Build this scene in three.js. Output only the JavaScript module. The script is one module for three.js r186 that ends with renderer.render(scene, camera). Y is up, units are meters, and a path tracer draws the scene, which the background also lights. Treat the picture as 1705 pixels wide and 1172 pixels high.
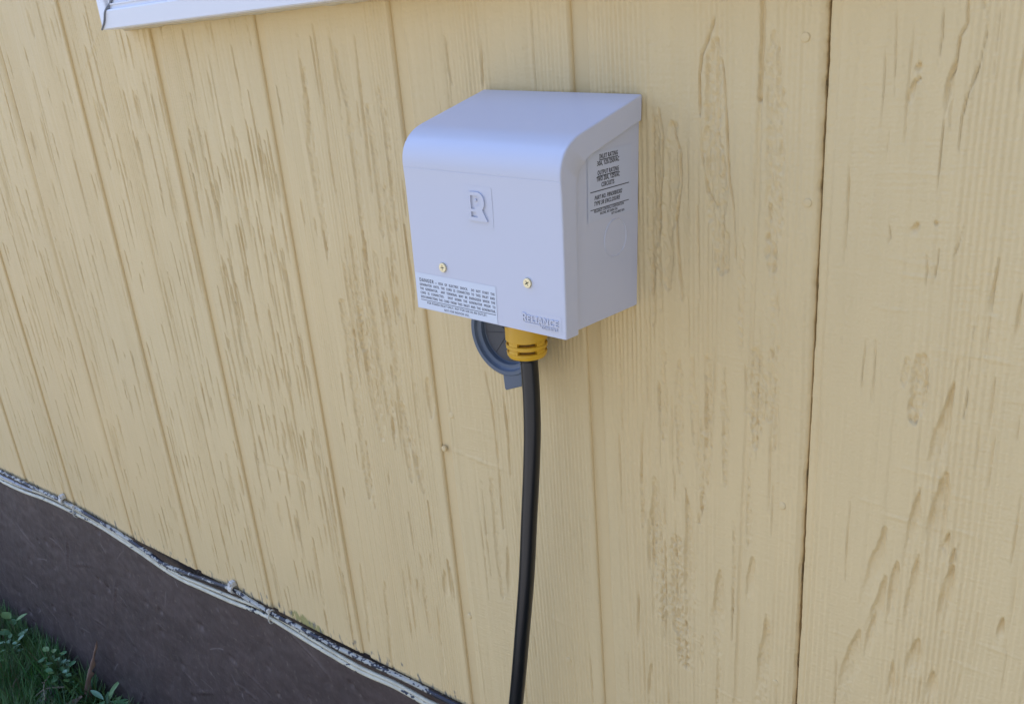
import * as THREE from 'three';
import { RoundedBoxGeometry } from 'three/addons/geometries/RoundedBoxGeometry.js';
import { mergeGeometries, mergeVertices, toCreasedNormals } from 'three/addons/utils/BufferGeometryUtils.js';
import { FontLoader } from 'three/addons/loaders/FontLoader.js';
import { TextGeometry } from 'three/addons/geometries/TextGeometry.js';

// ---------------------------------------------------------------- camera, sky, sun, exposure
const scene = new THREE.Scene();
const camera = new THREE.PerspectiveCamera(51.36, 1733.7 / 1547.6, 0.02, 600);
camera.rotation.order = 'YXZ';
camera.rotation.set(-0.42110, 0.73632, -0.08366);
camera.position.set(1.30808, 0.21262, 0.65359);
camera.setViewOffset(1733.7, 1547.6, 0, 0, 1705, 1172);   // the photograph is a crop: the lens axis lies below the middle
scene.add(camera);

const sunDir = new THREE.Vector3(-0.80, 0.57, -0.17).normalize();   // behind the house: this wall is in open shade
// clear summer sky: deep blue overhead, paler to the horizon, brighter towards the sun
{
  const W = 512, H = 256, d = new Float32Array(W * H * 4);
  for (let j = 0; j < H; j++) for (let i = 0; i < W; i++) {
    const up = ((j + 0.5) / H - 0.5) * Math.PI, az = ((i + 0.5) / W - 0.5) * 2 * Math.PI;
    const v = [Math.cos(az) * Math.cos(up), Math.sin(up), Math.sin(az) * Math.cos(up)];
    const c = v[0] * sunDir.x + v[1] * sunDir.y + v[2] * sunDir.z, f = Math.pow(1 - Math.max(0, v[1]), 2.5);
    const glow = 0.58 + 0.50 * c * c + 1.3 * Math.pow(Math.max(0, 0.5 + 0.5 * c), 5);
    const zen = [0.133, 0.215, 0.465], hor = [0.290, 0.340, 0.425], o = (j * W + i) * 4;
    for (let k = 0; k < 3; k++) d[o + k] = (zen[k] + (hor[k] - zen[k]) * f) * glow * [1.04, 1.0, 0.96][k];
    d[o + 3] = 1;
  }
  const t = new THREE.DataTexture(d, W, H, THREE.RGBAFormat, THREE.FloatType); t.mapping = THREE.EquirectangularReflectionMapping; t.magFilter = t.minFilter = THREE.LinearFilter; t.needsUpdate = true;
  scene.background = t; scene.environment = t;
}

const sun = new THREE.DirectionalLight(new THREE.Color(1, 0.95, 0.86), 4);
sun.name = 'sun';
sun.position.copy(sunDir).multiplyScalar(20);
sun.castShadow = true;
sun.shadow.mapSize.set(4096, 4096);
Object.assign(sun.shadow.camera, { left: -12, right: 12, top: 12, bottom: -12, near: 0.5, far: 60 });
scene.add(sun, sun.target);

const renderer = new THREE.WebGLRenderer({ antialias: true });
renderer.setSize(1024, 703);
renderer.shadowMap.enabled = true;
renderer.toneMapping = THREE.LinearToneMapping;
renderer.toneMappingExposure = 3.76;

// ---------------------------------------------------------------- helpers
let seed = 20240611;
const rnd = () => { seed = (seed + 0x6D2B79F5) | 0; let t = Math.imul(seed ^ (seed >>> 15), 1 | seed); t = (t + Math.imul(t ^ (t >>> 7), 61 | t)) ^ t; return ((t ^ (t >>> 14)) >>> 0) / 4294967296; };
const rr = (a, b) => a + (b - a) * rnd();
const perm = new Uint8Array(512);
{ const p = [...Array(256).keys()]; for (let i = 255; i > 0; i--) { const j = Math.floor(rnd() * (i + 1)); [p[i], p[j]] = [p[j], p[i]]; } for (let i = 0; i < 512; i++) perm[i] = p[i & 255]; }
const gx = new Float32Array(256), gy = new Float32Array(256);
for (let i = 0; i < 256; i++) { const a = rnd() * Math.PI * 2; gx[i] = Math.cos(a); gy[i] = Math.sin(a); }
function noise(x, y) {                       // gradient noise, about -0.7 .. 0.7
  const ix = Math.floor(x), iy = Math.floor(y), fx = x - ix, fy = y - iy;
  const u = fx * fx * fx * (fx * (fx * 6 - 15) + 10), v = fy * fy * fy * (fy * (fy * 6 - 15) + 10);
  const X = ix & 255, Y = iy & 255;
  const g = (a, b, dx, dy) => { const h = perm[perm[a & 255] + (b & 255)]; return gx[h] * dx + gy[h] * dy; };
  const a = g(X, Y, fx, fy), b = g(X + 1, Y, fx - 1, fy), c = g(X, Y + 1, fx, fy - 1), d = g(X + 1, Y + 1, fx - 1, fy - 1);
  return a + (b - a) * u + (c - a + (a - b - c + d) * u) * v;
}
const fbm = (x, y, o = 4) => { let s = 0, a = 1; for (let i = 0; i < o; i++) { s += a * noise(x + i * 17.3, y - i * 9.1); x *= 2.03; y *= 2.03; a *= 0.5; } return s; };
const sm = (a, b, x) => { const t = Math.min(1, Math.max(0, (x - a) / (b - a))); return t * t * (3 - 2 * t); };
const lin = (r, g, b) => new THREE.Color().setRGB(r, g, b);
const std = (color, roughness, more = {}) => new THREE.MeshStandardMaterial({ color, roughness, ...more });
function shadows(o) { o.traverse((m) => { if (m.isMesh) { m.castShadow = true; m.receiveShadow = true; } }); return o; }
const taken = {};
const numbered = (n) => { const k = taken[n] = (taken[n] ?? -1) + 1; return k ? n + '_' + String(k).padStart(3, '0') : n; };
function thing(name, label, category, pos = [0, 0, 0], group) {
  const o = new THREE.Group(); o.name = numbered(name); o.position.set(...pos);
  o.userData = { label, category }; if (group) o.userData.group = group;
  scene.add(o); return o;
}
function part(name, geo, mat, parent, label) {
  const m = new THREE.Mesh(geo, mat); m.name = name; if (label) m.userData.label = label;
  parent.add(m); return m;
}
function lone(name, geo, mat, label, category, group) {
  const m = new THREE.Mesh(geo, mat); m.name = numbered(name); m.userData = { label, category }; if (group) m.userData.group = group;
  scene.add(m); return m;
}
function struct(name, geo, mat) { const m = new THREE.Mesh(geo, mat); m.name = name; m.userData = { kind: 'structure' }; scene.add(m); return m; }
function dataTex(n, m, fn, color = false, mode = THREE.RepeatWrapping) {
  const d = new Uint8Array(n * m * 4);
  for (let j = 0; j < m; j++) for (let i = 0; i < n; i++) { const c = fn(i, j), o = (j * n + i) * 4; for (let k = 0; k < 3; k++) d[o + k] = Math.max(0, Math.min(255, Math.round((Array.isArray(c) ? c[k] : c) * 255))); d[o + 3] = 255; }
  const t = new THREE.DataTexture(d, n, m); t.wrapS = t.wrapT = mode; t.magFilter = THREE.LinearFilter; t.minFilter = THREE.LinearMipmapLinearFilter; t.generateMipmaps = true;
  if (color) t.colorSpace = THREE.SRGBColorSpace; t.needsUpdate = true; return t;
}
// noise that tiles with period (px, py) lattice cells
function tnoise(x, y, px, py) {
  const ix = Math.floor(x), iy = Math.floor(y), fx = x - ix, fy = y - iy, u = fx * fx * (3 - 2 * fx), v = fy * fy * (3 - 2 * fy);
  const m = (a, n) => ((a % n) + n) % n;
  const g = (a, b, dx, dy) => { const h = perm[perm[m(a, px) & 255] + (m(b, py) & 255)]; return gx[h] * dx + gy[h] * dy; };
  const a = g(ix, iy, fx, fy), b = g(ix + 1, iy, fx - 1, fy), c = g(ix, iy + 1, fx, fy - 1), d = g(ix + 1, iy + 1, fx - 1, fy - 1);
  return a + (b - a) * u + (c - a + (a - b - c + d) * u) * v;
}
// a sheet of columns xs and rows ys with height z(x, y); colours optional; uv in metres
function sheet(xs, ys, zf, cf) {
  const n = xs.length, m = ys.length, P = new Float32Array(n * m * 3), U = new Float32Array(n * m * 2), C = cf ? new Float32Array(n * m * 3) : null;
  const I = new Uint32Array((n - 1) * (m - 1) * 6);
  let q = 0;
  for (let j = 0; j < m; j++) for (let i = 0; i < n; i++) {
    const o = j * n + i, x = xs[i], y = ys[j];
    P[o * 3] = x; P[o * 3 + 1] = y; P[o * 3 + 2] = zf(x, y, i, j); U[o * 2] = x; U[o * 2 + 1] = y;
    if (C) { const c = cf(x, y); C[o * 3] = c[0]; C[o * 3 + 1] = c[1]; C[o * 3 + 2] = c[2]; }
    if (i < n - 1 && j < m - 1) { I[q++] = o; I[q++] = o + 1; I[q++] = o + n; I[q++] = o + 1; I[q++] = o + n + 1; I[q++] = o + n; }
  }
  const g = new THREE.BufferGeometry();
  g.setAttribute('position', new THREE.BufferAttribute(P, 3)); g.setAttribute('uv', new THREE.BufferAttribute(U, 2));
  if (C) g.setAttribute('color', new THREE.BufferAttribute(C, 3));
  g.setIndex(new THREE.BufferAttribute(I, 1)); g.computeVertexNormals(); return g;
}
// creased normals for parts a few millimetres in size
const creased = (g, a) => toCreasedNormals(g.scale(1e4, 1e4, 1e4), a).scale(1e-4, 1e-4, 1e-4);
const box = (x0, x1, y0, y1, z0, z1) => new THREE.BoxGeometry(x1 - x0, y1 - y0, z1 - z0).translate((x0 + x1) / 2, (y0 + y1) / 2, (z0 + z1) / 2);
const range = (a, b, step) => { const n = Math.max(1, Math.round((b - a) / step)); return Array.from({ length: n + 1 }, (_, i) => a + (b - a) * i / n); };

const GROUND = -1.05, SILL = -0.538, S = 0.2032, EAVE = 1.42;

// ---------------------------------------------------------------- ground
{
  const tex = dataTex(512, 512, (i, j) => { const a = tnoise(i / 16, j / 16, 32, 32), b = tnoise(i / 4, j / 4, 128, 128), c = tnoise(i / 64, j / 64, 8, 8); const k = 0.5 + 0.35 * a + 0.3 * b; const g = 0.5 + c; return [0.20 + 0.12 * k + 0.05 * g, 0.24 + 0.13 * k, 0.12 + 0.06 * k]; }, true);
  tex.repeat.set(0.9, 0.9);
  const xs = [-150, -60, -25, -10, ...range(-5, 5, 0.08), 10, 25, 60, 150], zs = [-150, -50, -20, -8, -2, -0.3, ...range(-0.02, 3, 0.08), 6, 12, 25, 60, 150];
  const g = sheet(xs, zs.map((z) => -z).reverse(), (x, y) => { const near = Math.abs(x) < 6 && y > -4 && y < 0.1; return near ? 0.018 * fbm(x * 3, y * 3, 3) : 0; });
  g.rotateX(-Math.PI / 2); g.translate(0, GROUND, 0);
  struct('ground', g, std(lin(1, 1, 1), 0.97, { map: tex }));
}
{ // sunlit concrete drive in front of the house, behind the camera: its light comes up warm on the shaded wall
  const tex = dataTex(256, 256, (i, j) => { const k = 0.62 + 0.10 * tnoise(i / 8, j / 8, 32, 32) + 0.08 * tnoise(i / 2, j / 2, 128, 128); return [k, k * 0.975, k * 0.93]; }, true);
  const g = box(-9, 9, GROUND - 0.1, GROUND + 0.035, 0.72, 7); 
  struct('driveway', g, std(lin(1, 1, 1), 0.9, { map: tex }));
}

// ---------------------------------------------------------------- house wall: grooved plywood siding in three foot-wide sheets
const paintBump = dataTex(1024, 1024, (i, j) => {
  const x = i / 1024, y = j / 1024;
  const grain = tnoise(x * 170, y * 6, 170, 6) * 0.6 + tnoise(x * 90, y * 4, 90, 4) * 0.4;
  const saw = tnoise(x * 12 , y * 200 + 2 * Math.sin(x * 6.283), 12, 200) * 0.28 + tnoise(x * 60, y * 256, 60, 256) * 0.18;
  const speck = tnoise(x * 250, y * 250, 250, 250) * 0.25;
  const mask = 0.6 + 0.9 * tnoise(x * 5, y * 3, 5, 3);
  return 0.5 + 0.42 * (grain * mask + saw * (1.3 - mask) + speck);
});
paintBump.repeat.set(1 / 0.46, 1 / 0.46);
const siding = std(lin(1, 1, 1), 0.62, { vertexColors: true, bumpMap: paintBump, bumpScale: 0.0016 });
const sidingPlain = std(lin(0.675, 0.505, 0.243), 0.62, { bumpMap: paintBump, bumpScale: 0.0016 });
const bareWood = std(lin(0.055, 0.042, 0.03), 0.95);

// gouges torn in the face of the sheets: kind, half width mm, depth mm, roughness mm, then x, y in tenths of a millimetre from top to bottom
const GOUGES = [
['c',1.2,1.6,0,9331,2109,9298,2019,9226,1866,9206,1735,9211,1470],
['c',1,1,0,9356,1938,9405,1749,9434,1345,9458,1009,9495,816,9516,438],
['t',8.9,1,0.6,9327,1928,9314,1672,9316,1303,9349,875,9405,337],
['c',1,0.9,0,9211,1470,9221,1217,9273,916,9345,808],
['c',1.4,1.2,0,8855,1508,8883,1301,8872,991,8839,752],
['t',6.1,0.9,0.5,8832,1431,8819,1079,8801,759,8757,131],
['c',1.6,1.4,0,8970,1409,9040,1194,9043,952,8998,700,9016,445,9046,62],
['t',7.1,0.9,0.35,8974,1366,8958,994,8918,532,8912,147],
['c',1.1,0.8,0,9185,801,9195,459,9205,80],
['t',7.9,0.6,0.6,9784,1961,9811,1424,9822,852,9814,373],
['e',2,1.1,0,9694,2187,9696,1966,9692,1777,9689,1564],
['e',2.2,0.5,0,9689,1564,9685,1016,9659,-348,9613,-1962,9596,-2945,9584,-3693],
['t',7.6,0.8,0.8,9699,-293,9727,-585,9734,-838,9719,-1075],
['t',4.5,0.6,0.7,9835,-273,9833,-517,9827,-819],
['t',4.7,0.7,0.6,8856,-418,8843,-794,8853,-1208],
['t',4.3,0.7,0.6,9012,-447,9008,-872,9014,-1485],
['t',3.9,0.6,0.5,9132,-429,9147,-846,9187,-1387],
['t',4.5,0.7,0.6,9277,-407,9289,-819,9269,-1481,9204,-1903],
['t',3.7,0.6,0.6,9426,-586,9445,-895,9452,-1491],
['f',8,1.3,0.6,8752,-1607,8763,-1966,8780,-2398,8835,-2966],
['t',9.1,0.9,1,8957,-2156,8965,-2529,8991,-3042,9040,-3499],
['f',5.3,1.3,0.5,9067,-1600,9101,-1872,9112,-2294,9121,-2862,9106,-3472],
['f',4.6,1.1,0.5,9415,-2321,9406,-2696,9392,-3154],
['f',4.9,1.2,0.5,9860,-2608,9879,-2836,9858,-3292,9842,-3577],
['f',2.7,1,0.3,9723,-2104,9706,-2347,9694,-2564],
['c',1.2,0.9,0,8647,-829,8631,-1169,8605,-1614],
['c',1.3,0.8,0,8541,-2835,8522,-3216,8508,-3432],
['c',1.4,0.9,0.2,8197,-2546,8187,-3059,8197,-3626],
['f',2.3,1,0.3,8665,-3618,8653,-3803,8638,-4118],
['c',0.5,0.7,0,10881,2098,10891,1900,10881,1749],
['c',0.6,0.5,0,10600,2119,10615,1846,10627,1564],
['c',0.9,1,0,11020,2088,11031,1958,10996,1894,10991,1778,10988,1711,10952,1644],
['f',2.1,1,0.1,10989,1761,10970,1677,10961,1557,10950,1452],
['c',0.7,0.9,0,11139,2015,11144,1886,11125,1722,11100,1639,11074,1555,11055,1434,11055,1239],
['c',0.7,0.8,0,10954,1626,10953,1487,10949,1310,10949,1054,10952,941],
['f',1.5,1,0.2,10779,1756,10764,1719,10751,1695],
['f',1.7,1.1,0.2,10790,1673,10749,1639,10733,1562,10724,1490],
['c',0.7,0.7,0.1,11204,2074,11210,1947,11212,1785,11205,1619],
['c',0.7,0.6,0,11111,2081,11117,2033],
['f',1.5,1.1,0.2,10853,776,10823,727,10805,702],
['f',1.3,0.9,0.2,10975,786,10951,762],
['c',0.6,0.7,0,10661,752,10676,674,10659,632],
['c',0.6,0.7,0,10923,572,10936,473,10937,372],
['c',0.6,0.7,0,10999,617,10997,518,10986,397],
['c',0.5,0.7,0,11140,781,11124,684,11097,586],
['t',6.1,1.1,0.7,10961,-141,10966,-280,10960,-437,10942,-608],
['t',2.9,0.6,0.6,10860,-156,10847,-344],
['f',4,1.4,0.15,11186,-269,11173,-420,11152,-647,11130,-836,11099,-1031],
['f',5.7,1.5,0.15,11200,-960,11194,-1151,11189,-1396,11201,-1745],
['f',3,1.2,0.2,11037,-1104,11024,-1293,11008,-1549,10999,-1758],
['f',4.1,1.2,0.2,10811,-1504,10793,-1691,10751,-1944,10701,-2237],
['f',4.1,1.3,0.2,11323,-1675,11311,-1812,11303,-2023,11302,-2237],
['f',2.4,1.1,0.2,11273,-1391,11263,-1498,11250,-1627],
['f',3.1,1.2,0.25,10927,-1760,10919,-1996,10918,-2326],
['f',3.5,1.1,0.2,11077,-1630,11069,-1840,11066,-2107,11054,-2386],
['f',3.6,1.1,0.2,10848,-1923,10818,-2195,10777,-2492],
['f',4.3,1.3,0.2,11135,-2366,11135,-2522,11124,-2755],
['f',3.4,1.2,0.2,11278,-2633,11277,-2805,11271,-2935],
['f',2,1.1,0.2,10963,-2648,10972,-2878,10973,-3069],
['f',5.8,1.2,0.4,10678,-2472,10645,-2719,10610,-2973,10591,-3240],
['f',1.9,1.2,0.2,11703,-1972,11701,-2086,11696,-2182],
['c',0.6,0.8,0,11279,-271,11278,-401,11269,-534],
['f',2.3,0.9,0.2,10789,-2261,10768,-2495,10746,-2737],
['c',1.6,1,0,6791,-910,6843,-1280,6856,-1869,6835,-2639],
['c',1.5,1,0.2,7004,-1124,7026,-1502,7008,-1968],
['t',4.9,0.7,0.4,6728,-2104,6738,-2523,6722,-3189,6732,-3568],
['f',3.2,1,0.2,6872,-2846,6857,-3220,6850,-3604],
['t',5.7,1.2,0.25,5938,-1127,5934,-1315,5950,-1551],
['t',6.7,0.9,0.5,5040,265,5037,-52,5013,-512,4984,-1201],
['t',8,1,0.6,4729,-445,4744,-818,4719,-1388,4713,-2133,4667,-2850],
['t',7.8,1,0.5,5006,-547,5015,-1057,5028,-1622,5055,-1984],
['t',6.6,1,0.5,5245,248,5227,28,5233,-486,5242,-1299,5280,-1863],
['t',6.4,1,0.5,5453,-332,5486,-784,5478,-1328,5453,-1827,5474,-2412],
['t',6.4,1,0.6,5467,-1539,5533,-1811,5600,-2086,5651,-2518],
['c',1.8,1.1,0,5569,119,5566,-130,5572,-576],
['c',1.7,1.1,0,5881,323,5899,-159,5850,-540],
['t',4.5,0.9,0.4,5631,-312,5625,-440,5659,-500],
['c',1.9,1,0,4655,2108,4645,1858,4652,1631,4608,1283],
['t',6.9,0.8,0.5,4679,1913,4656,1574,4611,1104,4618,553,4608,106],
['c',2.3,1.1,0,4941,2335,4928,1959,4923,1570,4894,990,4918,568],
['c',2.2,1.1,0,5173,2320,5174,1842,5173,1455],
['t',5.9,0.8,0.5,5225,2055,5290,1565,5278,1114,5266,645,5240,310],
['c',2.2,1.1,0,5520,2197,5502,1724,5489,1174,5475,772],
['t',5.3,0.8,0.5,5571,1561,5592,1119,5571,717,5547,330],
['t',5.1,0.7,0.5,5757,1718,5808,1342,5782,897,5763,433],
['c',1.6,1,0,6192,2209,6162,1962],
['c',1.3,0.9,0,5936,902,5924,560],
['c',1.5,0.9,0,6690,2132,6698,1891,6720,1744],
['c',1.4,0.9,0,7116,2108,7090,1734],
['t',4.3,0.8,0.3,4276,-3889,4268,-4248,4238,-4716,4159,-5316],
['t',4.1,0.8,0.3,4704,-4013,4670,-4468,4615,-5039,4579,-5531],
['c',1.9,0.9,0,5223,-3424,5195,-3934,5171,-4551],
['f',3.6,1,0.3,5837,-3474,5825,-3680,5814,-3889],
['c',1.9,1,0,5631,-4037,5603,-4475,5604,-5005]
].map(([t, w, d, r, ...c]) => ({ t, w: w * (t === 'f' ? 1.6 : t === 'c' ? 1.2 : 1) / 1000, d: d * 2 / 1000, r: r * 2.4 / 1000, p: Array.from({ length: c.length / 2 }, (_, i) => [c[2 * i] / 1e4, c[2 * i + 1] / 1e4]) }));
function scatter(x0, x1, y0, y1, n, kind, w, len, d, rough) {   // many small tears in a patch of the wall
  for (let i = 0; i < n; i++) {
    const x = rr(x0, x1), y = rr(y0, y1), l = rr(...len), dx = rr(-0.0015, 0.0015);
    GOUGES.push({ t: kind, w: rr(...w) / 1000, d: rr(...d) * 1.7 / 1000, r: rough * 2.4 / 1000, p: [[x, y], [x + dx, y - l / 2], [x + dx * 0.4, y - l]] });
  }
}
for (let k = -4; k < 2; k++) {
  const a = k * S + 0.012, b = (k + 1) * S - 0.012, many = k === -1 ? 0.7 : 1;
  scatter(a, b, -0.50, 0.34, 95 * many, 's', [0.9, 2.0], [0.025, 0.11], [0.9, 1.9], 0.15);
  scatter(a, b, -0.50, 0.34, 16 * many, 'c', [1.0, 1.8], [0.08, 0.32], [0.7, 1.4], 0);
  scatter(a, b, -0.45, 0.3, 5, 't', [2.5, 5], [0.03, 0.09], [0.6, 1.1], 0.5);
}
scatter(0.22, 0.39, -0.30, 0.14, 80, 's', [0.9, 2.0], [0.02, 0.09], [1.0, 1.9], 0.2);
scatter(0.418, 0.60, -0.46, 0.24, 34, 's', [1.0, 2.0], [0.02, 0.07], [0.8, 1.6], 0.2);
scatter(0.418, 0.60, -0.4, 0.2, 10, 't', [3, 5], [0.06, 0.16], [0.5, 0.9], 0.5);
scatter(0.622, 0.80, -0.52, 0.25, 20, 'c', [0.8, 1.3], [0.03, 0.14], [0.5, 1.0], 0.1);
scatter(0.83, 1.0, -0.40, 0.24, 34, 'c', [0.8, 1.3], [0.03, 0.12], [0.45, 0.9], 0.1);
scatter(0.86, 0.99, -0.36, 0.10, 16, 't', [1.6, 3.4], [0.03, 0.10], [0.3, 0.7], 0.55);
scatter(1.03, 1.21, -0.34, 0.22, 36, 'c', [0.7, 1.1], [0.015, 0.08], [0.35, 0.8], 0.1);
scatter(1.09, 1.21, -0.36, 0.2, 12, 'f', [1.0, 2.6], [0.02, 0.06], [0.5, 1.0], 0.2);
for (let i = 0; i < 46; i++) {                                 // saw marks: low ridges across the grain
  const right = i > 12, x = right ? rr(1.03, 1.17) : rr(0.0, 0.95), y = rr(-0.5, 0.2), l = rr(0.02, 0.06), t = rr(-0.10, -0.02);
  GOUGES.push({ t: 'c', w: rr(1.2, 2.2) / 1000, d: -rr(0.25, 0.6) / 1000, r: 0, p: [[x, y], [x + l * 0.5, y + t * l * 0.3], [x + l, y + t * l]] });
}
GOUGES.push({ t: 'c', w: 0.0016, d: -0.0011, r: 0.0006, p: [[0.125, 0.252], [0.0845, 0.2488], [0.063, 0.2365], [0.0421, 0.2201], [0.0155, 0.2056], [0.0006, 0.1931]] });   // paint ridge below the window corner
GOUGES.push({ t: 'c', w: 0.0016, d: 0.0010, r: 0.0006, p: [[0.2136, -0.2887], [0.2937, -0.2904], [0.3925, -0.2892]] }, { t: 'c', w: 0.002, d: -0.0008, r: 0.0002, p: [[0.617, -0.187], [0.66, -0.1915], [0.701, -0.1954]] });
for (let i = 0; i < 30; i++) {                                 // knots and chips: short, across the grain
  const x = rr(-0.6, 1.2), y = rr(-0.5, 0.3), l = rr(0.004, 0.014), t = rr(-0.4, 0.4);
  GOUGES.push({ t: 'c', w: rr(0.7, 1.4) / 1000, d: rr(0.5, 1) / 1000, r: 0.0002, p: [[x, y], [x + l * Math.cos(t), y + l * Math.sin(t)]] });
}
for (const g of GOUGES) {
  const pad = g.w * 1.8 + 0.001;
  g.len = 0; g.seg = [];
  for (let i = 0; i + 1 < g.p.length; i++) { const [ax, ay] = g.p[i], [bx, by] = g.p[i + 1], l = Math.hypot(bx - ax, by - ay); g.seg.push([ax, ay, bx - ax, by - ay, l, g.len]); g.len += l; }
  g.x0 = Math.min(...g.p.map((p) => p[0])) - pad; g.x1 = Math.max(...g.p.map((p) => p[0])) + pad;
  g.y0 = Math.min(...g.p.map((p) => p[1])) - pad; g.y1 = Math.max(...g.p.map((p) => p[1])) + pad;
}
function tear(g, x, y) {
  let best = 1e9, at = 0, left = false;
  const wob = g.t === 'f' ? g.w * 0.35 * noise(x * 40 + g.x0 * 900, y * 35) + g.w * 0.12 * noise(x * 300, y * 140) : g.w * 0.5 * noise(x * 60 + g.x0 * 900, y * 55) + g.w * 0.35 * noise(x * 300, y * 240);
  for (const [ax, ay, dx, dy, l, s] of g.seg) {
    let t = ((x - ax) * dx + (y - ay) * dy) / (l * l + 1e-12); t = t < 0 ? 0 : t > 1 ? 1 : t;
    const d = Math.hypot(x - ax - t * dx, y - ay - t * dy);
    if (d < best) { best = d; at = s + t * l; left = (x - ax) * dy - (y - ay) * dx > 0; }
  }
  const f = at / g.len; let w = g.w, dep = g.d;
  if (g.t === 'f') { w *= 0.12 + 0.88 * Math.pow(Math.min(1, f * 2), 0.75); dep *= (0.6 + 0.4 * sm(0, 0.15, f)) * (1 - 0.9 * sm(0.45, 1, f)); }
  else if (g.t === 's') { w *= 0.35 + 0.65 * Math.sin(Math.PI * Math.min(1, f * 0.95 + 0.08)); dep *= 1 - 0.75 * sm(0.3, 1, f); }
  else if (g.t === 'c') { dep *= 0.55 + 0.45 * Math.sin(Math.PI * f) + 0.4 * noise(at * 70 + g.x0 * 500, 3.3); w *= 0.7 + 0.3 * Math.sin(Math.PI * f); }
  else if (g.t === 't') { w *= 0.35 + 0.65 * Math.pow(Math.sin(Math.PI * Math.min(1, 0.06 + f * 0.94)), 0.5); dep *= 0.75 + 0.25 * Math.sin(Math.PI * f); }
  const d = best + wob;
  if (d > w) return 0;
  const soft = g.t === 'e' ? 0.5 : g.t === 'c' ? 0.9 : g.t === 't' ? 0.4 : left ? 0.3 : 0.8;   // the left wall of a tear is steep, the right one runs out
  const k = 1 - sm(1 - soft, 1, d / w);
  let h = dep * k;
  if (g.r) h += k * g.r * (0.9 * noise(x * 330, y * 190) + 0.8 * noise(x * 620 + 9, y * 480) + 0.35 * noise(x * 150, y * 70));
  return h;
}
const crackEdge = (y) => 0.0011 * noise(y * 9, 1.7) + 0.0009 * noise(y * 45, 4.2) + 0.0006 * noise(y * 160, 8.8);
function face(k, list, x, y) {
  const wx = x + 0.006 * noise(x * 7, y * 2.2) + 0.002 * noise(x * 22, y * 6 + k * 5);
  const m1 = sm(-0.15, 0.35, noise(wx * 16 + k * 3.7, y * 0.9)), m2 = sm(-0.1, 0.4, noise(x * 9 - k * 2.1, y * 3.1 + 7));
  let h = 0.0005 * noise(wx * 190, y * 3.2) + 0.0006 * noise(wx * 75 + 40, y * 1.8) + 0.0004 * noise(x * 14, y * 1.2);
  h += 0.00042 * m1 * Math.sin(wx * 6.283 / 0.0043 + 2 * noise(wx * 30, y * 2));
  h += 0.0003 * m2 * noise(x * 20, y * 420 + x * 90) + 0.00028 * m2 * noise(x * 10, y * 60 + x * 14);
  h += 0.00024 * noise(x * 420, y * 330);
  for (const g of list) if (x > g.x0 && x < g.x1 && y > g.y0 && y < g.y1) h -= tear(g, x, y);
  return h;
}
const base = [0.675, 0.505, 0.243];
function paint(x, y) {
  const a = 1 + 0.05 * fbm(x * 4, y * 2.5, 3) + 0.025 * noise(x * 60, y * 14), b = 0.03 * noise(x * 2.3 + 11, y * 2.9);
  let r = base[0] * (a + b), g = base[1] * a, bl = base[2] * (a - 1.5 * b);
  // green algae growing on the paint above the cables
  const dx = (x - 0.283) / 0.05, dy = (y + 0.532 + (x - 0.283) * 0.1) / 0.011, al = sm(0.15, 0.55, 1 - dx * dx - dy * dy + 0.9 * fbm(x * 160, y * 160, 3));
  r += (0.20 - r) * al * 0.75; g += (0.21 - g) * al * 0.75; bl += (0.05 - bl) * al * 0.75;
  // mildew specks along the bottom edge
  const e = y - SILL, md = e < 0.035 ? sm(0.18, 0.5, fbm(x * 130, y * 60, 3) - e * 22 + 0.22 + 0.25 * noise(x * 9, 2)) : 0;
  r += (0.12 - r) * md * 0.8; g += (0.125 - g) * md * 0.8; bl += (0.12 - bl) * md * 0.8;
  return [r, g, bl];
}
const house = thing('house_wall', 'tan painted grooved plywood siding of the house wall', 'wall', [0, 0, 0]);
part('sheathing', box(-9, 3.9, SILL + 0.01, EAVE + 0.3, -0.14, -0.024), bareWood, house);
const HALF = 0.0078;
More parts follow.
